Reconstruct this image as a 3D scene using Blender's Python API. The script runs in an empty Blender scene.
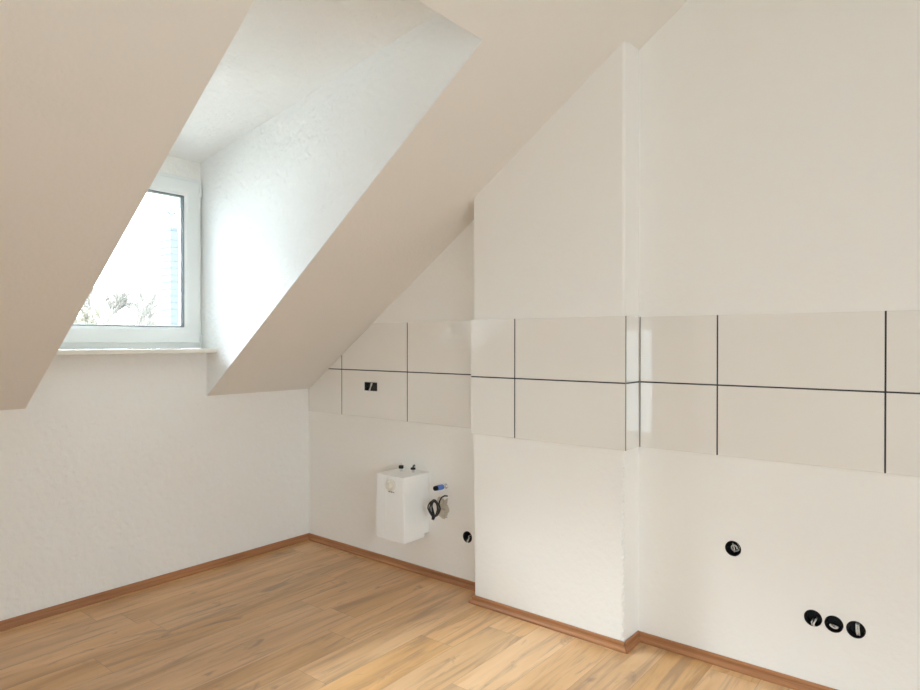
import bpy, bmesh, math, random
from mathutils import Vector, Matrix
random.seed(4)
S = bpy.context.scene
COL = S.collection
PI = math.pi

# ---------------------------------------------------------------- node helpers
def new_mat(name):
    m = bpy.data.materials.new(name); m.use_nodes = True
    nt = m.node_tree; nt.nodes.clear()
    out = nt.nodes.new('ShaderNodeOutputMaterial')
    b = nt.nodes.new('ShaderNodeBsdfPrincipled')
    nt.links.new(b.outputs[0], out.inputs[0])
    return m, nt, b, out
def N(nt, t, **kw):
    n = nt.nodes.new(t)
    for k, v in kw.items(): setattr(n, k, v)
    return n
def setv(n, **kw):
    for k, v in kw.items(): n.inputs[k.replace('_', ' ')].default_value = v
def math_n(nt, op, a, b=None, c=None):
    n = N(nt, 'ShaderNodeMath', operation=op)
    for i, v in enumerate((a, b, c)):
        if v is None: continue
        if isinstance(v, (int, float)): n.inputs[i].default_value = v
        else: nt.links.new(v, n.inputs[i])
    return n.outputs[0]
def ramp(nt, fac, stops):
    r = N(nt, 'ShaderNodeValToRGB'); nt.links.new(fac, r.inputs[0])
    e = r.color_ramp.elements
    while len(e) < len(stops): e.new(0.5)
    for i, (p, c) in enumerate(stops):
        e[i].position = p; e[i].color = (*c, 1) if len(c) == 3 else c
    return r.outputs[0]
def mix(nt, fac, a, b, mode='MIX'):
    m = N(nt, 'ShaderNodeMix', data_type='RGBA', blend_type=mode)
    for i, v in ((0, fac), (6, a), (7, b)):
        if isinstance(v, (int, float)): m.inputs[i].default_value = v
        elif isinstance(v, tuple): m.inputs[i].default_value = (*v, 1)
        else: nt.links.new(v, m.inputs[i])
    return m.outputs[2]
def noise(nt, vec, scale, detail=4, rough=0.5, dist=0.0):
    n = N(nt, 'ShaderNodeTexNoise'); nt.links.new(vec, n.inputs['Vector'])
    setv(n, Scale=scale, Detail=detail, Roughness=rough, Distortion=dist)
    return n.outputs['Fac']
def bump(nt, b, h, strength, dist):
    n = N(nt, 'ShaderNodeBump'); setv(n, Strength=strength, Distance=dist)
    nt.links.new(h, n.inputs['Height']); nt.links.new(n.outputs[0], b.inputs['Normal'])
def simple(name, col, rough=0.5, metal=0.0, var=0.04, spec=0.5):
    m, nt, b, o = new_mat(name)
    tc = N(nt, 'ShaderNodeTexCoord')
    f = noise(nt, tc.outputs['Object'], 25, 3)
    d = tuple(max(0, c*(1-var)) for c in col)
    nt.links.new(mix(nt, f, d, col), b.inputs['Base Color'])
    setv(b, Roughness=rough, Metallic=metal, Specular_IOR_Level=spec)
    return m

def plaster(name, col, col2, grain, strength, dist, patch=0.5):
    m, nt, b, o = new_mat(name)
    tc = N(nt, 'ShaderNodeTexCoord'); v = tc.outputs['Object']
    f = noise(nt, v, 1.3, 5, 0.6)
    c = mix(nt, ramp(nt, f, [(0.35, (0, 0, 0)), (0.7, (1, 1, 1))]), col, col2)
    nt.links.new(c, b.inputs['Base Color'])
    setv(b, Roughness=0.85, Specular_IOR_Level=0.25)
    h1 = noise(nt, v, grain, 3, 0.65)
    h2 = noise(nt, v, grain*0.22, 3, 0.5)
    vo = N(nt, 'ShaderNodeTexVoronoi', feature='SMOOTH_F1'); nt.links.new(v, vo.inputs['Vector'])
    setv(vo, Scale=grain*0.7)
    h = math_n(nt, 'ADD', math_n(nt, 'MULTIPLY', h1, 0.7), math_n(nt, 'MULTIPLY', vo.outputs['Distance'], 0.6))
    h = math_n(nt, 'ADD', h, math_n(nt, 'MULTIPLY', h2, patch))
    bump(nt, b, h, strength, dist)
    return m

WALLC = (0.88, 0.86, 0.822); WALLC2 = (0.895, 0.877, 0.842)
M = {}
M['wall'] = plaster('rough_wall_paint', WALLC, WALLC2, 42, 1.0, 0.007)
M['wall_fine'] = plaster('skim_plaster_paint', (0.875, 0.852, 0.812), (0.893, 0.872, 0.835), 60, 0.4, 0.003, 1.5)
M['slope'] = plaster('ceiling_paint_shaded', (0.815, 0.778, 0.725), (0.83, 0.793, 0.74), 90, 0.4, 0.003, 0.3)  # shade of the slopes mixed into the colour, darker and warmer than the walls
M['dormer'] = plaster('dormer_woodchip_paint', (0.85, 0.845, 0.83), (0.865, 0.86, 0.845), 48, 1.0, 0.007)

def tile_mat():
    m, nt, b, o = new_mat('glazed_cream_tile')
    tc = N(nt, 'ShaderNodeTexCoord'); v = tc.outputs['Object']
    f = noise(nt, v, 6, 3)
    nt.links.new(mix(nt, f, (0.84, 0.81, 0.76), (0.86, 0.83, 0.785)), b.inputs['Base Color'])
    setv(b, Roughness=0.02, Specular_IOR_Level=1.0, Coat_Weight=0.6, Coat_Roughness=0.01)
    bump(nt, b, noise(nt, v, 5, 1), 0.02, 0.002)
    return m
M['tile'] = tile_mat()
M['grout'] = simple('dark_grey_grout', (0.055, 0.055, 0.062), 0.9, var=0.35)
M['profile'] = simple('tile_edge_profile', (0.30, 0.27, 0.23), 0.5, var=0.1)
M['plug_grout'] = simple('pale_grout', (0.62, 0.57, 0.50), 0.9)

def floor_mat():
    m, nt, b, o = new_mat('oak_laminate')
    tc = N(nt, 'ShaderNodeTexCoord')
    sep = N(nt, 'ShaderNodeSeparateXYZ'); nt.links.new(tc.outputs['Object'], sep.inputs[0])
    x, y = sep.outputs[0], sep.outputs[1]
    W, L = 0.193, 1.285
    yr = math_n(nt, 'DIVIDE', math_n(nt, 'ADD', y, 0.06), W)
    row = math_n(nt, 'FLOOR', yr)
    wn = N(nt, 'ShaderNodeTexWhiteNoise', noise_dimensions='1D'); nt.links.new(row, wn.inputs['W'])
    xr = math_n(nt, 'ADD', math_n(nt, 'DIVIDE', x, L), wn.outputs['Value'])
    col = math_n(nt, 'FLOOR', xr)
    cmb = N(nt, 'ShaderNodeCombineXYZ'); nt.links.new(row, cmb.inputs[0]); nt.links.new(col, cmb.inputs[1])
    pid = N(nt, 'ShaderNodeTexWhiteNoise', noise_dimensions='2D'); nt.links.new(cmb.outputs[0], pid.inputs['Vector'])
    r = pid.outputs['Value']; rc = N(nt, 'ShaderNodeSeparateColor'); nt.links.new(pid.outputs['Color'], rc.inputs[0])
    # grain coordinates differ on every plank
    def gv(sx, sy, off):
        c = N(nt, 'ShaderNodeCombineXYZ')
        nt.links.new(math_n(nt, 'ADD', math_n(nt, 'MULTIPLY', x, sx), math_n(nt, 'MULTIPLY', rc.outputs[0], 40*off)), c.inputs[0])
        nt.links.new(math_n(nt, 'ADD', math_n(nt, 'MULTIPLY', y, sy), math_n(nt, 'MULTIPLY', rc.outputs[1], 30)), c.inputs[1])
        nt.links.new(math_n(nt, 'MULTIPLY', r, 20), c.inputs[2])
        return c.outputs[0]
    broad = noise(nt, gv(1.1, 7, 1), 1.0, 4, 0.55, 0.6)
    fine = noise(nt, gv(3, 70, 1), 1.0, 5, 0.6, 0.3)
    streak = noise(nt, gv(1.6, 22, 2), 1.0, 5, 0.65, 1.0)
    knot = noise(nt, gv(3.2, 9, 3), 1.0, 4, 0.6, 1.4)
    c = ramp(nt, broad, [(0.25, (0.44, 0.255, 0.120)), (0.5, (0.64, 0.405, 0.215)), (0.75, (0.75, 0.505, 0.295))])
    c = mix(nt, math_n(nt, 'MULTIPLY', ramp(nt, streak, [(0.50, (0, 0, 0)), (0.66, (1, 1, 1))]), 0.60), c, (0.31, 0.205, 0.135))
    c = mix(nt, math_n(nt, 'MULTIPLY', ramp(nt, knot, [(0.60, (0, 0, 0)), (0.72, (1, 1, 1))]), 0.65), c, (0.25, 0.175, 0.125))
    c = mix(nt, 0.22, c, ramp(nt, fine, [(0.3, (0.25, 0.17, 0.10)), (0.7, (0.75, 0.55, 0.38))]), 'SOFT_LIGHT')
    hsv = N(nt, 'ShaderNodeHueSaturation'); nt.links.new(c, hsv.inputs['Color'])
    nt.links.new(math_n(nt, 'ADD', math_n(nt, 'MULTIPLY', rc.outputs[2], 0.14), 0.93), hsv.inputs['Value'])
    nt.links.new(math_n(nt, 'ADD', math_n(nt, 'MULTIPLY', rc.outputs[0], 0.14), 0.96), hsv.inputs['Saturation'])
    # joints
    fy = math_n(nt, 'FRACT', yr); fx = math_n(nt, 'FRACT', xr)
    ey = math_n(nt, 'MULTIPLY', math_n(nt, 'MINIMUM', fy, math_n(nt, 'SUBTRACT', 1, fy)), W)
    ex = math_n(nt, 'MULTIPLY', math_n(nt, 'MINIMUM', fx, math_n(nt, 'SUBTRACT', 1, fx)), L)
    e = math_n(nt, 'MINIMUM', ey, ex)
    j = math_n(nt, 'LESS_THAN', e, 0.0012)
    c2 = mix(nt, math_n(nt, 'MULTIPLY', j, 0.5), hsv.outputs[0], (0.20, 0.13, 0.08))
    nt.links.new(c2, b.inputs['Base Color'])
    rg = math_n(nt, 'ADD', math_n(nt, 'MULTIPLY', fine, 0.14), 0.26)
    nt.links.new(rg, b.inputs['Roughness']); setv(b, Specular_IOR_Level=0.75)
    h = math_n(nt, 'SUBTRACT', math_n(nt, 'MULTIPLY', fine, 0.4), j)
    bump(nt, b, h, 0.25, 0.001)
    return m
M['floor'] = floor_mat()

def skirting_mat(name, axis):
    m, nt, b, o = new_mat(name)
    tc = N(nt, 'ShaderNodeTexCoord'); mp = N(nt, 'ShaderNodeMapping')
    nt.links.new(tc.outputs['Object'], mp.inputs[0])
    mp.inputs['Scale'].default_value = (2, 90, 90) if axis == 'x' else (90, 2, 90)
    f = noise(nt, mp.outputs[0], 1, 4, 0.6, 0.4)
    nt.links.new(ramp(nt, f, [(0.3, (0.29, 0.12, 0.048)), (0.7, (0.46, 0.21, 0.09))]), b.inputs['Base Color'])
    setv(b, Roughness=0.38)
    return m
M['skx'] = skirting_mat('beech_foil_skirting_x', 'x'); M['sky'] = skirting_mat('beech_foil_skirting_y', 'y')
M['upvc'] = simple('white_window_plastic', (0.83, 0.85, 0.84), 0.28, var=0.01)
M['gasket'] = simple('grey_rubber_gasket', (0.10, 0.105, 0.11), 0.6)
M['sill'] = simple('cream_stone_sill', (0.80, 0.74, 0.65), 0.35, var=0.12)
M['hinge'] = simple('hinge_cover_white', (0.80, 0.81, 0.80), 0.3, var=0.01)
M['enamel'] = simple('white_enamel', (0.93, 0.93, 0.925), 0.25, var=0.01)
M['enamel_side'] = simple('white_heater_plastic', (0.91, 0.905, 0.89), 0.35, var=0.01)
M['dial'] = simple('ivory_dial', (0.80, 0.77, 0.69), 0.35, var=0.02)
M['ink'] = simple('dark_print', (0.05, 0.05, 0.055), 0.5)
M['black'] = simple('black_plastic', (0.006, 0.006, 0.0065), 0.6)
M['cable'] = simple('black_cable', (0.02, 0.019, 0.018), 0.4)
M['chrome'] = simple('chrome', (0.75, 0.75, 0.76), 0.18, 1.0)
M['brass'] = simple('dull_brass', (0.52, 0.44, 0.32), 0.35, 0.9)
M['blue'] = simple('blue_plastic', (0.11, 0.22, 0.62), 0.45)
M['wire'] = simple('grey_wire_sheath', (0.62, 0.60, 0.56), 0.5)
M['mortar'] = plaster('bare_mortar', (0.50, 0.44, 0.36), (0.74, 0.68, 0.58), 160, 0.9, 0.006)
M['bark'] = simple('bare_bark', (0.20, 0.175, 0.15), 0.9, var=0.2)
M['twig'] = simple('bush_twigs', (0.25, 0.22, 0.17), 0.9, var=0.2)
M['ground'] = simple('pale_gravel_yards', (0.38, 0.37, 0.34), 0.95, var=0.3)
M['slate'] = simple('pale_slate', (0.11, 0.116, 0.122), 0.8, var=0.25)
def glass_mat():
    m, nt, b, o = new_mat('window_glass')
    nt.nodes.remove(b)
    t = N(nt, 'ShaderNodeBsdfTransparent'); g = N(nt, 'ShaderNodeBsdfGlossy'); g.inputs['Roughness'].default_value = 0.02
    t.inputs[0].default_value = (0.95, 0.97, 0.965, 1)
    fr = N(nt, 'ShaderNodeFresnel'); fr.inputs[0].default_value = 1.3
    mx = N(nt, 'ShaderNodeMixShader')
    nt.links.new(fr.outputs[0], mx.inputs[0]); nt.links.new(t.outputs[0], mx.inputs[1]); nt.links.new(g.outputs[0], mx.inputs[2])
    nt.links.new(mx.outputs[0], o.inputs[0])
    return m
M['glass'] = glass_mat()

# ---------------------------------------------------------------- mesh helpers
def link(name, bm, mat, parent=None, smooth=False, kind=None, bevel=0.0, seg=2):
    me = bpy.data.meshes.new(name)
    bmesh.ops.recalc_face_normals(bm, faces=bm.faces)
    if smooth:
        for f in bm.faces: f.smooth = True
    bm.to_mesh(me); bm.free()
    me.materials.append(mat)
    o = bpy.data.objects.new(name, me); COL.objects.link(o)
    if parent: o.parent = parent; o.matrix_parent_inverse = Matrix.Translation(-parent.location)
    if kind: o['kind'] = kind
    if bevel:
        b = o.modifiers.new('bevel', 'BEVEL'); b.width = bevel; b.segments = seg; b.limit_method = 'ANGLE'
    return o
def box(bm, x0, x1, y0, y1, z0, z1):
    v = [bm.verts.new(p) for p in ((x0, y0, z0), (x1, y0, z0), (x1, y1, z0), (x0, y1, z0), (x0, y0, z1), (x1, y0, z1), (x1, y1, z1), (x0, y1, z1))]
    for f in ((0, 1, 2, 3), (4, 5, 6, 7), (0, 1, 5, 4), (1, 2, 6, 5), (2, 3, 7, 6), (3, 0, 4, 7)):
        bm.faces.new([v[i] for i in f])
def prism(bm, pts, off):
    """pts: planar polygon; off: extrusion vector"""
    a = [bm.verts.new(p) for p in pts]; b = [bm.verts.new(Vector(p)+Vector(off)) for p in pts]
    bm.faces.new(a); bm.faces.new(b[::-1])
    n = len(pts)
    for i in range(n): bm.faces.new([a[i], a[(i+1) % n], b[(i+1) % n], b[i]])
def tube(bm, pts, radii, n=12, caps=True, closed=False):
    pts = [Vector(p) for p in pts]
    if isinstance(radii, (int, float)): radii = [radii]*len(pts)
    rings = []; up = None
    for i, p in enumerate(pts):
        if closed: t = (pts[(i+1) % len(pts)]-pts[i-1]).normalized()
        else: t = (pts[min(i+1, len(pts)-1)]-pts[max(i-1, 0)]).normalized()
        if up is None: up = t.orthogonal().normalized()
        up = (up - t*up.dot(t)).normalized(); w = t.cross(up)
        rings.append([bm.verts.new(p+radii[i]*(math.cos(2*PI*k/n)*up+math.sin(2*PI*k/n)*w)) for k in range(n)])
    m = len(rings)
    for i in range(m if closed else m-1):
        a, b = rings[i], rings[(i+1) % m]
        for k in range(n): bm.faces.new([a[k], a[(k+1) % n], b[(k+1) % n], b[k]])
    if caps and not closed: bm.faces.new(rings[0][::-1]); bm.faces.new(rings[-1])
def lathe(bm, base, axis, prof, n=32):
    """prof: list of (distance along axis, radius)"""
    base = Vector(base); ax = Vector(axis).normalized(); u = ax.orthogonal().normalized(); w = ax.cross(u)
    rings = [[bm.verts.new(base+ax*d+max(r, 1e-4)*(math.cos(2*PI*k/n)*u+math.sin(2*PI*k/n)*w)) for k in range(n)] for d, r in prof]
    for a, b in zip(rings, rings[1:]):
        for k in range(n): bm.faces.new([a[k], a[(k+1) % n], b[(k+1) % n], b[k]])
    bm.faces.new(rings[0][::-1]); bm.faces.new(rings[-1])
def empty(name, loc, label=None, cat=None, group=None, kind=None):
    o = bpy.data.objects.new(name, None); COL.objects.link(o); o.location = loc; o.empty_display_size = 0.05
    tag(o, label, cat, group, kind); return o
def tag(o, label=None, cat=None, group=None, kind=None):
    if label: o['label'] = label
    if cat: o['category'] = cat
    if group: o['group'] = group
    if kind: o['kind'] = kind
def cut(o, cutters):
    """boolean the cutter meshes out of o and bake the result"""
    bm = bmesh.new()
    for f in cutters: f(bm)
    me = bpy.data.meshes.new('c'); bmesh.ops.recalc_face_normals(bm, faces=bm.faces); bm.to_mesh(me); bm.free()
    c = bpy.data.objects.new('c', me); COL.objects.link(c)
    md = o.modifiers.new('b', 'BOOLEAN'); md.operation = 'DIFFERENCE'; md.object = c; md.solver = 'EXACT'
    bpy.context.view_layer.update()
    dg = bpy.context.evaluated_depsgraph_get()
    nm = bpy.data.meshes.new_from_object(o.evaluated_get(dg))
    o.modifiers.clear(); o.data = nm
    bpy.data.objects.remove(c); bpy.data.meshes.remove(me)

# ---------------------------------------------------------------- room constants (metres)
ZK, SL = 1.052, 0.694            # knee wall height, roof slope
XR0, XL = -0.762, -1.721         # dormer opening: right cheek at the wall, left cheek
CK = 0.0395                      # right cheek splay
YT, ZT = -2.152, 2.546           # top edge of the dormer opening
REC = 0.07                       # window recess
CX = 0.1455                      # chimney breast depth
CY1, CY2 = -1.564, -2.414
TZ = 0.898                       # underside of the tile band
XMIN, YMIN = -5.2, -6.4
ZC = 2.95
def zs(y): return ZK - SL*y
def cheek(y): return XR0 + CK*y

# floor
bm = bmesh.new(); box(bm, XMIN-0.2, 0.25, YMIN-0.2, 0.25, -0.15, 0.0)
link('floor', bm, M['floor'], kind='structure')

# right wall with junction-box bores
BOXES = [(-2.839, 0.509), (-3.141, 0.296), (-3.213, 0.292), (-3.286, 0.291), (-1.410, 0.284)]
TY0, TY1, TZ0, TZ1 = -0.688, -0.571, 1.068, 1.123
bm = bmesh.new(); box(bm, 0.0, 0.25, YMIN-0.2, 0.35, -0.1, 3.2)
wr = link('wall_right', bm, M['wall_fine'], kind='structure')
cs = [(lambda b, y=y, z=z: lathe(b, (-0.05, y, z), (1, 0, 0), [(0, 0.0325), (0.105, 0.0325)], 40)) for y, z in BOXES]
cs.append(lambda b: box(b, -0.05, 0.05, TY0, TY1, TZ0, TZ1))
cut(wr, cs)

# knee wall and dormer front under the sill
bm = bmesh.new()
prism(bm, [(XMIN, 0, 0), (0.0, 0, 0), (0.0, 0, ZK+0.01), (XR0+0.05, 0, ZK+0.01), (XR0+0.05, 0, 1.313), (XL-0.10, 0, 1.313), (XL-0.10, 0, ZK+0.01), (XMIN, 0, ZK+0.01)], (0, 0.3, 0))
prism(bm, [(XR0+0.05, REC, 2.362), (XL-0.20, REC, 2.362), (XL-0.20, REC, 2.62), (XR0+0.05, REC, 2.62)], (0, 0.23, 0))
link('wall_knee', bm, M['wall'], kind='structure')

# sloped ceiling around the dormer opening, one slab
n_up = Vector((0, SL, 1)).normalized()*0.16
bm = bmesh.new()
yr = -(ZC-ZK)/SL
sp = lambda x, y: (x, y, zs(y))
prism(bm, [sp(XR0, 0.0), sp(cheek(YT), YT), sp(0.1, YT), sp(0.1, 0.0)], n_up)
prism(bm, [sp(XMIN, 0.0), sp(XMIN, YT), sp(XL, YT), sp(XL, 0.0)], n_up)
prism(bm, [sp(XMIN, YT), sp(XMIN, yr), sp(0.1, yr), sp(0.1, YT)], n_up)
bmesh.ops.remove_doubles(bm, verts=bm.verts, dist=1e-5)
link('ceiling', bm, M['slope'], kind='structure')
# flat ceiling over the middle of the room and the far slope behind the camera
bm = bmesh.new(); box(bm, XMIN-0.2, 0.2, -5.2, yr+0.02, ZC, ZC+0.15)
prism(bm, [(XMIN, -5.2, ZC), (XMIN, YMIN, ZC-(YMIN+5.2)*-SL), (0.1, YMIN, ZC-(YMIN+5.2)*-SL), (0.1, -5.2, ZC)], (0, -0.1, 0.15))
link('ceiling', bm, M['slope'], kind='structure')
# back wall (behind the camera)
bm = bmesh.new(); box(bm, XMIN-0.2, 0.25, YMIN-0.2, YMIN, -0.1, 3.1)
bw = link('wall_back', bm, M['wall'], kind='structure')
cut(bw, [lambda b: box(b, -4.9, -0.9, YMIN-0.4, YMIN+0.1, 0.85, 2.04)])  # opening for the unseen window added as fill light

# dormer cheeks and ceiling
def zd(y): return 2.475 + 0.1249*(REC-y)
bm = bmesh.new()
a = (XR0+0.003, REC+0.25); b_ = (cheek(YT-0.12), YT-0.12)
def cz(y): return zs(y)
pts = [(XR0+CK*REC, REC+0.2, 1.20), (XR0, 0.0, ZK), (cheek(YT), YT, ZT), (cheek(YT), YT, zd(YT)+0.03), (XR0+CK*REC, REC+0.2, zd(REC+0.2)+0.03)]
pts[0] = (cheek(REC+0.2), REC+0.2, ZK-0.02); pts[4] = (cheek(REC+0.2), REC+0.2, zd(REC+0.2)+0.03)
pts = [(x-0.006, y, z) for x, y, z in pts]
prism(bm, pts, (0.12, 0, 0))
link('wall_dormer_right', bm, M['dormer'], kind='structure')
bm = bmesh.new()
prism(bm, [(XL+0.001, y, z) for y, z in ((0, ZK), (YT, ZT), (YT, zd(YT)+0.03), (0, zd(0)+0.03))], (-0.12, 0, 0))
box(bm, XL-0.22, XL-0.094, 0.0, REC+0.23, ZK+0.06, 2.62)
box(bm, XL-0.22, XL-0.001, -0.55, 0.001, ZK+0.45, 2.7)
link('wall_dormer_left', bm, M['dormer'], kind='structure')
bm = bmesh.new()
prism(bm, [(XL-0.2, REC+0.2, zd(REC+0.2)), (XL-0.2, YT-0.1, zd(YT-0.1)), (XR0+0.1, YT-0.1, zd(YT-0.1)), (XR0+0.1, REC+0.2, zd(REC+0.2))], (0, 0, 0.12))
box(bm, XL-0.1, XR0+0.05, YT-0.10, YT-0.002, ZT+0.10, zd(YT)+0.1)
link('ceiling_dormer', bm, M['dormer'], kind='structure')

# chimney breast: upper part smooth, lower part with a ragged plaster arris
bm = bmesh.new()
def ring(z, j):
    jj = (random.uniform(-1, 1)*0.004*j, random.uniform(-1, 1)*0.0045*j)
    c1 = CY1-0.013*max(0.0, 0.95-z)
    pr = [(0.02, c1), (-CX+0.002, c1), (-CX, c1-0.004), (-CX+0.001*j, CY2+0.012), (-CX+0.004+jj[0], CY2+0.003+jj[1]), (-CX+0.012, CY2+0.001*j), (0.02, CY2-0.004)]
    return [bm.verts.new((x, y, z)) for x, y in pr]
zl = [0.0]+[0.03+0.012*i for i in range(72)]+[0.9, 3.1]
rs = [ring(z, 1 if 0 < z < 0.88 else 0.3) for z in zl]
for p, q in zip(rs, rs[1:]):
    for k in range(7): bm.faces.new([p[k], p[(k+1) % 7], q[(k+1) % 7], q[k]])
bm.faces.new(rs[0][::-1]); bm.faces.new(rs[-1])
link('wall_chimney', bm, M['wall_fine'], kind='structure')

# left gable wall with a big unseen window, added for fill light
GY0, GY1, GZ0, GZ1 = -5.4, -3.4, 0.06, 1.65
BX0, BX1, BZ0, BZ1 = -4.9, -0.9, 0.85, 2.04
bm = bmesh.new(); box(bm, XMIN-0.25, XMIN, YMIN-0.2, 0.3, -0.1, 3.2)
gw = link('wall_left', bm, M['wall'], kind='structure')
cut(gw, [lambda b: box(b, XMIN-0.4, XMIN+0.1, GY0, GY1, GZ0, GZ1)])

# ---------------------------------------------------------------- windows
def frame_ring(bm, o, u, v, w, a0, a1, b0, b1, t, d0, d1, prof=0.0):
    """rectangular frame in plane (u,v) from a0..a1, b0..b1, member width t, depth d0..d1 along w; prof slopes the inner face"""
    P = lambda a, b, d: Vector(o)+Vector(u)*a+Vector(v)*b+Vector(w)*d
    sec = [(0, d0), (0, d1), (t-prof, d1), (t, d1+(d0-d1)*0.25 if prof else d1), (t, d0)]
    rings = []
    for s, d in sec:
        rings.append([bm.verts.new(P(a0+s, b0+s, d)), bm.verts.new(P(a1-s, b0+s, d)), bm.verts.new(P(a1-s, b1-s, d)), bm.verts.new(P(a0+s, b1-s, d))])
    n = len(rings)
    for i in range(n):
        p, q = rings[i], rings[(i+1) % n]
        for k in range(4): bm.faces.new([p[k], p[(k+1) % 4], q[(k+1) % 4], q[k]])
def window(name, o, u, v, w, W, H, hinge_side=1):
    """o lower-left inner corner; u right, v up, w towards the room"""
    root = empty(name, o, kind='structure')
    F = 0.05; SW = 0.112
    def mk(nm, mat, f, **k):
        bm = bmesh.new(); f(bm); return link(nm, bm, mat, root, **k)
    mk('window_frame', M['upvc'], lambda b: frame_ring(b, o, u, v, w, 0, W, 0, H, F, -0.09, 0.0), bevel=0.003)
    s0 = 0.022
    mk('window_sash', M['upvc'], lambda b: frame_ring(b, o, u, v, w, s0, W-s0, s0+0.012, H-s0, SW-s0+0.004, -0.06, 0.022, 0.018), bevel=0.004)
    g0 = SW-0.001
    mk('gasket', M['gasket'], lambda b: frame_ring(b, o, u, v, w, g0, W-g0, g0+0.012, H-g0, 0.007, -0.02, 0.004))
    P = lambda a, b, d: Vector(o)+Vector(u)*a+Vector(v)*b+Vector(w)*d
    for d in (-0.018, -0.042):
        bm = bmesh.new()
        prism(bm, [P(g0, g0+.012, d), P(W-g0, g0+.012, d), P(W-g0, H-g0, d), P(g0, H-g0, d)], Vector(w)*0.004)
        link('window_pane', bm, M['glass'], root)
    # aluminium spacer between the panes
    mk('spacer', M['wire'], lambda b: frame_ring(b, o, u, v, w, g0, W-g0, g0+0.012, H-g0, 0.013, -0.036, -0.022))
    # hinge caps
    ax = W-0.020 if hinge_side > 0 else 0.020
    for zz, hh in ((H-0.11, 0.085), (0.035, 0.045)):
        bm = bmesh.new()
        a, b2 = P(ax, zz, 0.024), P(ax, zz+hh, 0.024)
        tube(bm, [a, a+(b2-a)*0.08, a+(b2-a)*0.3, a+(b2-a)*0.75, a+(b2-a)*0.95, b2], [0.004, 0.0075, 0.0085, 0.0075, 0.007, 0.004], 14)
        link('hinge', bm, M['hinge'], root, smooth=True)
    ax = 0.05 if hinge_side > 0 else W-0.05     # handle on the opposite side
    bm = bmesh.new(); c = P(ax, H*0.48, 0.022); tube(bm, [c, c+Vector(w)*0.035], 0.012, 16)
    tube(bm, [c+Vector(w)*0.035+Vector(v)*0.012, c+Vector(w)*0.04-Vector(v)*0.11], [0.010, 0.008], 12)
    link('window_handle', bm, M['upvc'], root, smooth=True)
    return root
W1X0, W1X1, W1Z0, W1Z1 = XL-0.092, XR0-0.004+0.003, 1.341, 2.366
win = window('window_1', Vector((W1X0, REC-0.01, W1Z0)), Vector((1, 0, 0)), Vector((0, 0, 1)), Vector((0, -1, 0)), W1X1-W1X0, W1Z1-W1Z0)
bm = bmesh.new(); prism(bm, [(XL+0.001, REC+0.02, 1.314), (XL+0.001, -0.13, 1.314), (cheek(-0.13)-0.001, -0.13, 1.314), (XR0-0.001, REC+0.02, 1.314)], (0, 0, 0.026))
link('window_sill', bm, M['sill'], win, bevel=0.004)
# outer masonry ledge that closes the wall below the window frame
bm = bmesh.new(); box(bm, XL-0.12, XR0+0.05, 0.175, 0.45, 1.22, 1.318)
link('trim_1', bm, M['upvc'], kind='structure')
window('fill_window_2', Vector((XMIN-0.06, GY0, GZ0)), Vector((0, 1, 0)), Vector((0, 0, 1)), Vector((1, 0, 0)), GY1-GY0, GZ1-GZ0)  # added out of view, brightens the right wall with fill light

window('fill_window_3', Vector((BX1, YMIN-0.06, BZ0)), Vector((-1, 0, 0)), Vector((0, 0, 1)), Vector((0, 1, 0)), BX1-BX0, BZ1-BZ0)  # added behind the camera, sized to fill the knee wall side with light

# ---------------------------------------------------------------- skirting
PROF = [(0, 0), (0.0185, 0), (0.0190, 0.004), (0.0175, 0.009), (0.0130, 0.013), (0.0095, 0.018), (0.0075, 0.025), (0.0080, 0.031), (0.0075, 0.037), (0.0050, 0.0415), (0.0015, 0.043), (0, 0.043)]
def skirt(name, p0, p1, nrm, m0, m1, mat):
    p0, p1, nrm = Vector((*p0, 0)), Vector((*p1, 0)), Vector((*nrm, 0)); t = (p1-p0).normalized()
    bm = bmesh.new(); A, B = [], []
    for d, z in PROF:
        A.append(bm.verts.new(p0+nrm*d+t*m0*d+Vector((0, 0, z)))); B.append(bm.verts.new(p1+nrm*d-t*m1*d+Vector((0, 0, z))))
    n = len(PROF)
    for i in range(n): bm.faces.new([A[i], A[(i+1) % n], B[(i+1) % n], B[i]])
    bm.faces.new(A); bm.faces.new(B[::-1])
    link(name, bm, mat, kind='structure')
e = 0.0006
skirt('baseboard_knee', (XMIN, -e), (-e, -e), (0, -1), 0, 1, M['skx'])
skirt('baseboard_right', (-e, -e), (-e, CY1), (-1, 0), 1, 0, M['sky'])
skirt('baseboard_chimney', (-CX-e, CY1-0.002), (-CX-e, CY2), (-1, 0), -1, -1, M['sky'])
skirt('baseboard_chimney_side', (-CX-e, CY2-0.004), (-e, CY2-0.004), (0, -1), -1, 1, M['skx'])
skirt('baseboard_front', (-e, CY2-0.004), (-e, YMIN), (-1, 0), 1, 0, M['sky'])

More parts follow.
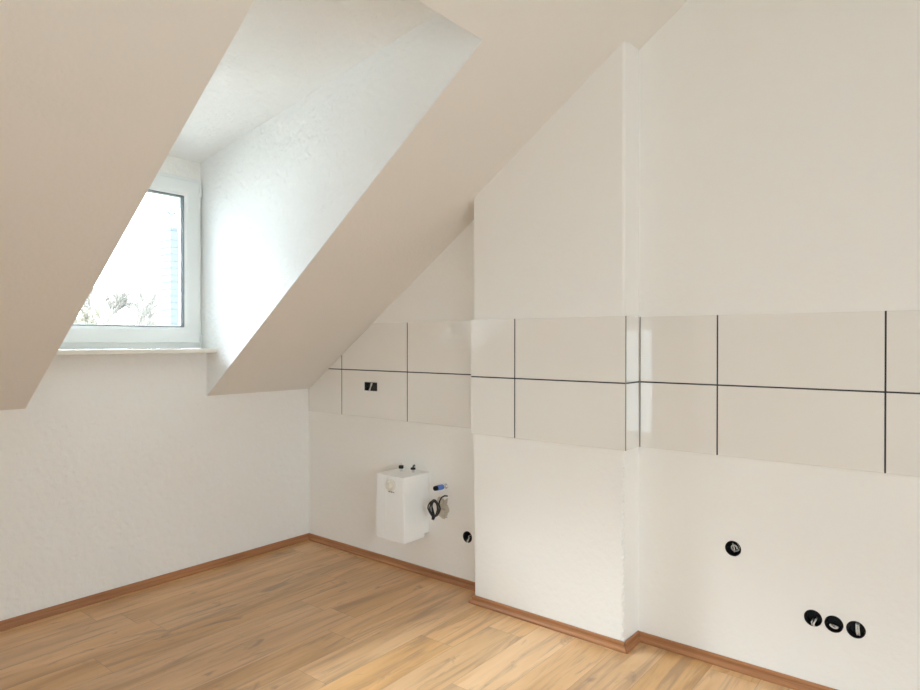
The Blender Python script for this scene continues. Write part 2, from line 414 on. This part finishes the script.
# ---------------------------------------------------------------- tiled splashback
G = 0.006   # joint width
def clip(poly, a, b, c):
    """keep a*y+b*z<=c"""
    out = []
    for i in range(len(poly)):
        p, q = poly[i], poly[(i+1) % len(poly)]
        fp, fq = a*p[0]+b*p[1]-c, a*q[0]+b*q[1]-c
        if fp <= 0: out.append(p)
        if fp*fq < 0:
            t = fp/(fp-fq); out.append((p[0]+(q[0]-p[0])*t, p[1]+(q[1]-p[1])*t))
    return out
def tile_panel(root, cols, x_face, thick, clipped=False, edge_lo=None):
    """tiles on a wall of constant x; cols = y intervals (y high to low), rows two of 0.3 m"""
    bm = bmesh.new()
    for (ya, yb) in cols:
        for z0, z1 in ((TZ, TZ+0.3-G/2), (TZ+0.3+G/2, TZ+0.6)):
            poly = [(ya, z0), (yb, z0), (yb, z1), (ya, z1)]
            if clipped: poly = clip(poly, SL, 1, ZK-0.002)
            if len(poly) > 2: prism(bm, [(x_face+thick, y, z) for y, z in poly], (-thick, 0, 0))
    return link('tiles', bm, M['tile'], root, bevel=0.0012, seg=2)
def strips(root, rects, x, mat, nm='grout', thick=0.006):
    bm = bmesh.new()
    for poly in rects: prism(bm, [(x+thick, y, z) for y, z in poly], (-thick, 0, 0))
    return link(nm, bm, mat, root)
def R(y0, y1, z0, z1): return [(y0, z0), (y1, z0), (y1, z1), (y0, z1)]
ZM0, ZM1 = TZ+0.3-G/2, TZ+0.3+G/2
# alcove beside the knee wall
J1, J2 = -0.351, -0.9495
t1 = empty('tile_splashback', (0, -0.8, TZ), 'cream glazed tile splashback in the alcove under the slope, cut diagonally at its upper left', 'tiles', 'tiled splashback runs')
ti = tile_panel(t1, [(-0.002, J1+G/2), (J1-G/2, J2+G/2), (J2-G/2, CY1+0.001)], -0.006, 0.006, True)
cut(ti, [lambda b: box(b, -0.05, 0.05, TY0, TY1, TZ0, TZ1)])
bv = ti.modifiers.new('bevel', 'BEVEL'); bv.width = 0.001; bv.segments = 1; bv.limit_method = 'ANGLE'
gr = [R(J1-G/2, J1+G/2, TZ, TZ+0.6), R(J2-G/2, J2+G/2, TZ, TZ+0.6), R(CY1+0.001, -0.002, ZM0, ZM1)]
gr = [clip(p, SL, 1, ZK-0.003) for p in gr]
strips(t1, gr, -0.0052, M['grout'], thick=0.0045)
# chimney breast front and return
J3 = -1.8305; XF = -CX-0.007; CE = CY2-0.011
t2 = empty('tile_splashback', (-CX, -2.0, TZ), 'cream glazed tile splashback wrapping the projecting chimney breast', 'tiles', 'tiled splashback runs')
bm = bmesh.new()
for z0, z1 in ((TZ, ZM0), (ZM1, TZ+0.6)):
    for ya, yb in ((CY1+0.011, J3+G/2), (J3-G/2, CE+0.003)): box(bm, XF, -CX+0.0005, yb, ya, z0, z1)
    box(bm, XF+0.003, -0.006, CE, CY2-0.0035, z0, z1)
    box(bm, XF+0.001, -0.03, CY1+0.0005, CY1+0.008, z0, z1)
link('tiles', bm, M['tile'], t2, bevel=0.0012)
strips(t2, [R(J3-G/2, J3+G/2, TZ, TZ+0.6), R(CE+0.003, CY1+0.010, ZM0, ZM1)], XF+0.0008, M['grout'], thick=0.005)
bm = bmesh.new(); box(bm, XF+0.004, -0.006, CE+0.0008, CE+0.006, ZM0, ZM1); link('grout', bm, M['grout'], t2)
bm = bmesh.new(); box(bm, XF-0.0004, XF+0.0035, CE-0.0006, CE+0.0035, TZ, TZ+0.6); link('edge_profile', bm, M['profile'], t2)
# recess to the right
J4, J5, J6 = -2.774, -3.377, -3.98
t3 = empty('tile_splashback', (0, -3.4, TZ), 'cream glazed tile splashback on the right wall, running out of frame', 'tiles', 'tiled splashback runs')
tile_panel(t3, [(CE-0.005, J4+G/2), (J4-G/2, J5+G/2), (J5-G/2, J6+G/2), (J6-G/2, -4.58)], -0.006, 0.006)
strips(t3, [R(j-G/2, j+G/2, TZ, TZ+0.6) for j in (J4, J5, J6)]+[R(-4.58, CE-0.002, ZM0, ZM1)], -0.0052, M['grout'], thick=0.0045)
strips(t3, [R(CE-0.005, CE-0.0005, TZ, TZ+0.6)], -0.0055, M['profile'], 'corner_joint', thick=0.005)

# ---------------------------------------------------------------- flush boxes
def spiral_wire(c, r, turns, out, ph, rad):
    return [Vector((c[0]+out*k/24.0, c[1]+r*math.cos(ph+turns*2*PI*k/24)*(1-0.3*k/24), c[2]+r*math.sin(ph+turns*2*PI*k/24)*(1-0.3*k/24))) for k in range(25)]
BL = ['single round open black junction box in the wall right of the chimney breast',
      'leftmost of three adjoining open black junction boxes low on the right wall',
      'middle one of three adjoining open black junction boxes low on the right wall',
      'rightmost of three adjoining open black junction boxes low on the right wall',
      'small open black junction box low in the alcove beside the chimney breast edge']
for i, (y, z) in enumerate(BOXES):
    root = empty('junction_box', (0.04, y, z), BL[i], 'junction box', 'row of three junction boxes' if i in (1, 2, 3) else None)
    bm = bmesh.new()
    lathe(bm, (0.048, y, z), (-1, 0, 0), [(0, 0.0318), (0.0492, 0.0318), (0.0492, 0.0300), (0.004, 0.0292), (0.0038, 0.001)], 40)
    # two screw lugs
    for s in (-1, 1): box(bm, 0.006, 0.03, y+s*0.0265-0.003, y+s*0.0265+0.003, z-0.004, z+0.004)
    link('box_cup', bm, M['black'], root)
    def coil(pts, rad=0.0026, mat='wire'):
        bm = bmesh.new(); tube(bm, pts, rad, 8); link('wire', bm, M[mat], root, smooth=True)
    if i == 0:
        coil(spiral_wire((0.03, y-0.004, z), 0.017, 1.2, -0.028, 1.9, 0), 0.003)
        coil([(0.03, y+0.01, z+0.012), (0.012, y+0.004, z+0.016), (0.004, y-0.004, z), (0.012, y-0.002, z-0.016)], 0.003)
    elif i == 1:
        coil([(0.03, y-0.01, z-0.005), (0.01, y-0.008, z-0.008), (0.0, y-0.004, z-0.018), (-0.003, y-0.002, z-0.028), (-0.002, y-0.008, z-0.030)], 0.0034)
        coil([(0.03, y+0.004, z-0.012), (0.004, y+0.006, z-0.018), (0.0, y+0.002, z-0.026)], 0.003)
    elif i == 2:
        coil([(0.02, y+0.010, z-0.012)]+[(0.002, y-0.002+0.017*math.cos(t), z+0.002+0.017*math.sin(t)) for t in [3.9+0.25*k for k in range(9)]], 0.0036)
    elif i == 3:
        for dy in (-0.008, -0.001): coil([(0.03, y+dy, z+0.02), (0.004, y+dy, z+0.018), (0.0, y+dy-0.001, z), (0.006, y+dy-0.003, z-0.020)], 0.0034)
    else:
        coil([(0.03, y-0.006, z+0.008), (0.006, y-0.004, z+0.004), (0.0, y-0.010, z-0.008), (0.002, y-0.004, z-0.022)], 0.0032)
        coil([(0.03, y+0.006, z-0.01), (0.002, y+0.004, z-0.024), (-0.004, y-0.004, z-0.029)], 0.003)

# open double socket outlet in the tile
so = empty('socket_outlet', (0.02, -0.629, 1.095), 'black open double socket cutout in the alcove tiles, no cover plate', 'socket')
bm = bmesh.new()
ym = (TY0+TY1)/2
box(bm, 0.040, 0.048, TY0+0.001, TY1-0.001, TZ0+0.001, TZ1-0.001)
for a, b2 in ((TY0+0.001, TY0+0.004), (TY1-0.004, TY1-0.001)): box(bm, -0.0055, 0.046, a, b2, TZ0+0.001, TZ1-0.001)
for a, b2 in ((TZ0+0.001, TZ0+0.003), (TZ1-0.003, TZ1-0.001)): box(bm, -0.0055, 0.046, TY0+0.001, TY1-0.001, a, b2)
link('box_shell', bm, M['black'], so)
bm = bmesh.new()
for s in (-1, 1): prism(bm, [(-0.004, ym+s*0.010, TZ0+0.003 if s < 0 else TZ1-0.003), (-0.004, ym+s*0.052, TZ0+0.004), (-0.004, ym+s*0.052, TZ1-0.004), (-0.004, ym+s*0.010, TZ1-0.004 if s < 0 else TZ0+0.004)], (0.02, 0, 0))
link('socket_insert', bm, M['black'], so)
bm = bmesh.new(); tube(bm, [(-0.006, ym+0.010, TZ0+0.003), (-0.008, ym-0.001, TZ0+0.024), (-0.007, ym-0.012, TZ1-0.004)], [0.0065, 0.004, 0.0065], 8)
link('wire', bm, M['wire'], so, smooth=True)

# ---------------------------------------------------------------- water heater
HX, HY0, HY1, HZ0, HZ1 = -0.217, -0.900, -1.125, 0.238, 0.613
h = empty('water_heater', (0, -1.01, HZ0), 'small white box water heater on the alcove wall with a round temperature dial', 'water heater')
bm = bmesh.new(); box(bm, HX+0.004, -0.042, HY1, HY0, HZ0, HZ1); box(bm, -0.060, -0.001, HY1+0.001, HY0-0.001, HZ0+0.020, HZ1-0.001)
link('casing', bm, M['enamel_side'], h, bevel=0.004, seg=3)
bm = bmesh.new(); box(bm, HX, HX+0.012, HY1+0.001, -0.9815, HZ0+0.001, HZ1-0.001)
link('front_cover', bm, M['enamel'], h, bevel=0.003, seg=3)
bm = bmesh.new(); box(bm, HX+0.0015, HX+0.012, -0.9785, HY0-0.001, HZ0+0.001, HZ1-0.001)
link('front_strip', bm, M['enamel'], h, bevel=0.003, seg=3)
dy, dz = -1.024, 0.562
bm = bmesh.new(); lathe(bm, (HX, dy, dz), (-1, 0, 0), [(0, 0.035), (0.008, 0.035), (0.012, 0.032), (0.013, 0.024), (0.030, 0.021), (0.033, 0.018), (0.0335, 0.001)], 36)
dl = link('temperature_dial', bm, M['dial'], h, smooth=False)
bm = bmesh.new(); box(bm, HX-0.036, HX-0.032, dy-0.0035, dy+0.0035, dz-0.017, dz+0.017)
link('dial_grip', bm, M['dial'], dl, bevel=0.001)
# tiny unreadable maker's word under the dial: seven small dark strokes
bm = bmesh.new(); yy = -1.003
for wdt, kind_ in ((.006, 0), (.005, 1), (.006, 2), (.003, 0), (.006, 1), (.006, 2), (.006, 1)):
    if kind_ == 0: box(bm, HX-0.0006, HX+0.001, yy-wdt, yy, 0.5175, 0.5235)
    elif kind_ == 1:
        box(bm, HX-0.0006, HX+0.001, yy-0.0022, yy, 0.5175, 0.5235); box(bm, HX-0.0006, HX+0.001, yy-wdt, yy-0.0022, 0.5175, 0.5200)
    else:
        box(bm, HX-0.0006, HX+0.001, yy-wdt, yy, 0.5215, 0.5235); box(bm, HX-0.0006, HX+0.001, yy-wdt, yy, 0.5175, 0.5192)
    yy -= wdt+0.0014
link('maker_mark', bm, M['ink'], h)
for (px, py), v in (((-0.085, -0.975), 0), ((-0.065, -1.053), 1)):
    bm = bmesh.new(); tube(bm, [(px, py, HZ1-0.002), (px, py, HZ1+0.022)], 0.0085, 16)
    st = link('pipe_stub', bm, M['chrome'], h, smooth=False)
    bm = bmesh.new()
    lathe(bm, (px, py, HZ1+0.017), (0, 0, 1), [(0, 0.0145), (0.016 if v == 0 else 0.009, 0.0145), (0.018 if v == 0 else 0.011, 0.011)], 20)
    link('pipe_cap', bm, M['black'], st)
    if v: 
        bm = bmesh.new(); tube(bm, [(px, py, HZ1+0.026), (px, py-0.003, HZ1+0.036), (px+0.004, py-0.010, HZ1+0.042)], [0.006, 0.006, 0.007], 12)
        link('angled_nipple', bm, M['gasket'], st, smooth=True)
    else:
        bm = bmesh.new(); tube(bm, [(px, py, HZ1+0.033), (px, py, HZ1+0.048)], 0.003, 10)
        link('cap_pin', bm, M['chrome'], st)

# blue capped water pipe
p = empty('capped_water_pipe', (0, -1.253, 0.549), 'short water pipe stub with blue plastic cap beside the water heater', 'pipe')
d = Vector((-1, 0.10, 0.0)).normalized(); b0 = Vector((0, -1.253, 0.549))
bm = bmesh.new(); lathe(bm, b0+Vector((-0.0005, 0, 0)), d, [(0, 0.015), (0.003, 0.015), (0.008, 0.011), (0.030, 0.010), (0.034, 0.010)], 28); link('pipe_fitting', bm, M['chrome'], p)
bm = bmesh.new(); lathe(bm, b0, d, [(0.028, 0.011), (0.030, 0.015), (0.060, 0.0155), (0.075, 0.014)], 24); link('blue_cap', bm, M['blue'], p)
bm = bmesh.new(); lathe(bm, b0, d, [(0.074, 0.0145), (0.088, 0.0135), (0.092, 0.0125), (0.092, 0.0105), (0.080, 0.010)], 24); link('cap_tip', bm, M['black'], p)

# rough mortar patch behind the cable
bm = bmesh.new()
n = 14; g = {}
for i in range(n+1):
    for k in range(n+1):
        u, v = i/n, k/n
        yy = -1.190-0.078*u+0.006*math.sin(v*9+1)+(0.004*random.uniform(-1, 1)); zz = 0.362+0.112*v+0.006*math.sin(u*8)+(0.004*random.uniform(-1, 1))
        edge = min(u, 1-u, v, 1-v)
        g[i, k] = bm.verts.new((-(0.0003 if edge == 0 else 0.003+0.008*random.random()*min(1, edge*5)), yy, zz))
for i in range(n):
    for k in range(n): bm.faces.new([g[i, k], g[i+1, k], g[i+1, k+1], g[i, k+1]])
be = [e_ for e_ in bm.edges if e_.is_boundary]
ex = bmesh.ops.extrude_edge_only(bm, edges=be)
for v_ in ex['geom']:
    if isinstance(v_, bmesh.types.BMVert): v_.co.x = 0.004
o = link('mortar_patch', bm, M['mortar'])
tag(o, 'rough grey-beige bare mortar patch on the alcove wall behind the coiled cable', 'mortar patch')

# coiled black cable
cc = empty('coiled_cable', (0, -1.235, 0.47), 'bundle of coiled black cable hanging on the wall right of the water heater', 'cable')
bm = bmesh.new(); c0 = Vector((-0.085, -1.236, 0.433))
turn = 5; steps = 44; pts = []
for k in range(turn*steps+1):
    t = 2*PI*k/steps; tr = k/steps
    rr = 0.036+0.0045*math.sin(tr*2.7)+0.002*math.sin(t*3+tr)
    yy = -rr*math.sin(t)*0.92; zz = rr*math.cos(t)*1.15
    if zz < 0: yy *= (1-0.38*(-zz/0.045)); zz *= 1.12
    pts.append(c0+Vector((-0.012+0.006*tr+0.004*math.sin(t*2+tr), yy, zz)))
tube(bm, pts, 0.0042, 8)
link('cable_loops', bm, M['cable'], cc, smooth=True)
bm = bmesh.new()
tube(bm, [(0.002, -1.262, 0.492), (-0.03, -1.266, 0.500), (-0.06, -1.270, 0.497), (-0.082, -1.273, 0.480), (-0.09, -1.276, 0.462), (-0.085, -1.279, 0.445)], 0.0042, 8)
link('cable_tail', bm, M['cable'], cc, smooth=True)
bm = bmesh.new()
tube(bm, [(-0.070+0.012*math.cos(a), -1.270+0.010*math.sin(a)*0.6, 0.476+0.012*math.sin(a)) for a in [2*PI*k/16 for k in range(16)]], 0.0028, 8, closed=True)
link('cable_tie', bm, M['wire'], cc, smooth=True)
bm = bmesh.new(); tube(bm, [(-0.10, -1.243, 0.386), (-0.105, -1.242, 0.374)], [0.010, 0.007], 12)
link('cable_end', bm, M['black'], cc, smooth=True)

# ---------------------------------------------------------------- outside
bm = bmesh.new(); box(bm, -60, 90, 3, 140, -8.4, -8); link('ground', bm, M['ground'], kind='structure')
def grow(bm, p, d, L, r, lvl, rnd, spread):
    pts = [p]; q = p.copy(); dd = d.copy()
    for s in range(3):
        dd = (dd+Vector((rnd.uniform(-1, 1), rnd.uniform(-1, 1), rnd.uniform(-0.3, 0.8)))*0.13).normalized()
        q = q+dd*L/3; pts.append(q.copy())
    rad = [max(q_, 0.022) for q_ in (r, r*0.88, r*0.76, r*0.62)]
    tube(bm, pts, rad, 5 if lvl > 1 else 4, caps=False)
    if lvl == 0: return
    for k in range(rnd.choice((2, 3, 3))):
        b = pts[rnd.choice((1, 2, 3, 3))]
        nd = (dd+Vector((rnd.uniform(-1, 1), rnd.uniform(-1, 1), rnd.uniform(-0.2, 0.6)))*spread).normalized()
        grow(bm, b, nd, L*rnd.uniform(0.62, 0.82), r*0.58, lvl-1, rnd, spread)
    grow(bm, pts[3], dd, L*0.75, r*0.62, lvl-1, rnd, spread)
def tree(x, y, top, seed, label, lvl=5, r=0.16, lean=0.0, mat='bark', spread=0.7, trunk=0.74):
    rnd = random.Random(seed); bm = bmesh.new()
    H = top+8; p = Vector((x, y, -8.05)); t = p+Vector((lean*0.3, 0, H*trunk))
    tube(bm, [p, (p+t)/2, t], [r*1.5, r*1.2, r], 8)
    grow(bm, t, Vector((lean, 0, 1)).normalized(), (top-t.z)*0.36, r, lvl, rnd, spread)
    # clip the crown to its real height
    zmax = max(v.co.z for v in bm.verts); s = (top-t.z)/(zmax-t.z)
    for v in bm.verts:
        if v.co.z > t.z: v.co.z = t.z+(v.co.z-t.z)*s
    o = link('bare_tree', bm, M[mat]); tag(o, label, 'tree', 'bare winter trees outside the window')
tree(9.1, 26, 4.3, 3, 'tallest bare winter tree seen through the dormer window, at left of the pane', 5, 0.13)
tree(10.25, 26, 3.9, 9, 'slim leaning bare tree through the window, mid pane, right of the tallest tree', 4, 0.10, 0.12, spread=0.5)
for i, (x, y, top, lb) in enumerate(((7.9, 25, 2.9, 'low bushy bare tree at the left, cut by the sloped ceiling edge'), (9.9, 30, 2.6, 'low dense twiggy tree behind and between the two tall bare trees'),
        (12.4, 30, 2.7, 'low twiggy tree right of the slim leaning tree in the window'), (13.4, 31, 2.45, 'lowest twiggy tree in the window next to the slate chimney'), (8.9, 33, 2.9, 'distant low twiggy tree behind the tallest bare tree'), (11.4, 34, 2.75, 'distant low twiggy tree behind the slim leaning tree'))):
    tree(x, y, top, 20+i, lb, 5, 0.09, 0, 'twig', 1.0, 0.80)
ch = empty('roof_chimney', (3.72, 9, 0), 'pale blue slate-clad chimney stack with weather vane outside, by the right edge of the pane', 'chimney')
bm = bmesh.new(); box(bm, 3.585, 3.80, 9.0, 9.45, -8, 3.60)
link('stack', bm, M['slate'], ch)
bm = bmesh.new()
for k in range(24): box(bm, 3.579, 3.806, 8.992, 9.458, 0.2+k*0.14, 0.2+k*0.14+0.012)
link('slate_courses', bm, M['slate'], ch)
bm = bmesh.new(); box(bm, 3.61, 3.775, 9.05, 9.4, 3.60, 3.70); link('stack_cap', bm, M['slate'], ch, bevel=0.02)
bm = bmesh.new(); tube(bm, [(3.69, 9.2, 3.68), (3.69, 9.2, 3.98)], 0.016, 8); tube(bm, [(3.62, 9.2, 4.02), (3.69, 9.2, 3.96), (3.77, 9.2, 4.01)], [0.04, 0.02, 0.045], 8)
link('weather_vane', bm, M['gasket'], ch)

# ---------------------------------------------------------------- daylight
w = bpy.data.worlds.new('overcast_sky'); S.world = w; w.use_nodes = True
nt = w.node_tree; nt.nodes.clear()
out = N(nt, 'ShaderNodeOutputWorld'); bg = N(nt, 'ShaderNodeBackground'); nt.links.new(bg.outputs[0], out.inputs[0])
tc = N(nt, 'ShaderNodeTexCoord'); sp_ = N(nt, 'ShaderNodeSeparateXYZ'); nt.links.new(tc.outputs['Generated'], sp_.inputs[0])
# overcast sky: three times as bright overhead as at the horizon
zc = math_n(nt, 'MAXIMUM', sp_.outputs[2], 0.0)
lum = math_n(nt, 'MULTIPLY', math_n(nt, 'ADD', math_n(nt, 'MULTIPLY', zc, 2.0), 1.0), 2.9)
bg.inputs[0].default_value = (0.85, 0.96, 1.09, 1)
nt.links.new(lum, bg.inputs[1])


sl = bpy.data.lights.new('hazy_sun', 'SUN'); sl.energy = 12; sl.angle = 0.68; sl.color = (0.93, 1.0, 1.10)
so_ = bpy.data.objects.new('hazy_sun', sl); COL.objects.link(so_); so_.location = (-5, 20, 18)
so_.rotation_euler = Vector((0.34, -2.1, -1.9)).to_track_quat('-Z', 'Y').to_euler()

# sampling portals in the three window openings (they emit nothing, they only guide the sky light)
def portal(name, loc, direction, sx, sy):
    L = bpy.data.lights.new(name, 'AREA'); L.shape = 'RECTANGLE'; L.size = sx; L.size_y = sy; L.cycles.is_portal = True
    o = bpy.data.objects.new(name, L); COL.objects.link(o); o.location = loc
    o.rotation_euler = Vector(direction).to_track_quat('-Z', 'Y').to_euler()
portal('sky_portal', ((W1X0+W1X1)/2, 0.19, (W1Z0+W1Z1)/2), (0, -1, 0), W1X1-W1X0, W1Z1-W1Z0)
portal('sky_portal', (XMIN-0.2, (GY0+GY1)/2, (GZ0+GZ1)/2), (1, 0, 0), GY1-GY0, GZ1-GZ0)
portal('sky_portal', ((BX0+BX1)/2, YMIN-0.18, (BZ0+BZ1)/2), (0, 1, 0), BX1-BX0, BZ1-BZ0)

# ---------------------------------------------------------------- camera
yaw, pit, rol = math.radians(38.88), math.radians(-0.33), math.radians(0.04)
F = Vector((math.cos(yaw)*math.cos(pit), math.sin(yaw)*math.cos(pit), math.sin(pit)))
Rt = Vector((math.sin(yaw), -math.cos(yaw), 0)); U = Rt.cross(F)
R2 = Rt*math.cos(rol)+U*math.sin(rol); U2 = -Rt*math.sin(rol)+U*math.cos(rol)
cam = bpy.data.cameras.new('camera'); co = bpy.data.objects.new('camera', cam); COL.objects.link(co)
mw = Matrix((R2, U2, -F)).transposed().to_4x4(); mw.translation = (-2.8414, -3.6463, 1.3845); co.matrix_world = mw
cam.sensor_fit = 'HORIZONTAL'; cam.sensor_width = 36; cam.lens = 644.15/920*36; cam.clip_start = 0.02; cam.clip_end = 500
S.camera = co
S.view_settings.view_transform = 'Standard'; S.view_settings.look = 'None'; S.view_settings.gamma = 1
S.view_settings.use_curve_mapping = False; S.view_settings.exposure = 1.3
try:
    S.cycles.max_bounces = 12; S.cycles.diffuse_bounces = 9; S.cycles.caustics_refractive = False; S.cycles.transparent_max_bounces = 16
    S.cycles.use_denoising = True; S.cycles.sample_clamp_indirect = 8
except Exception: pass
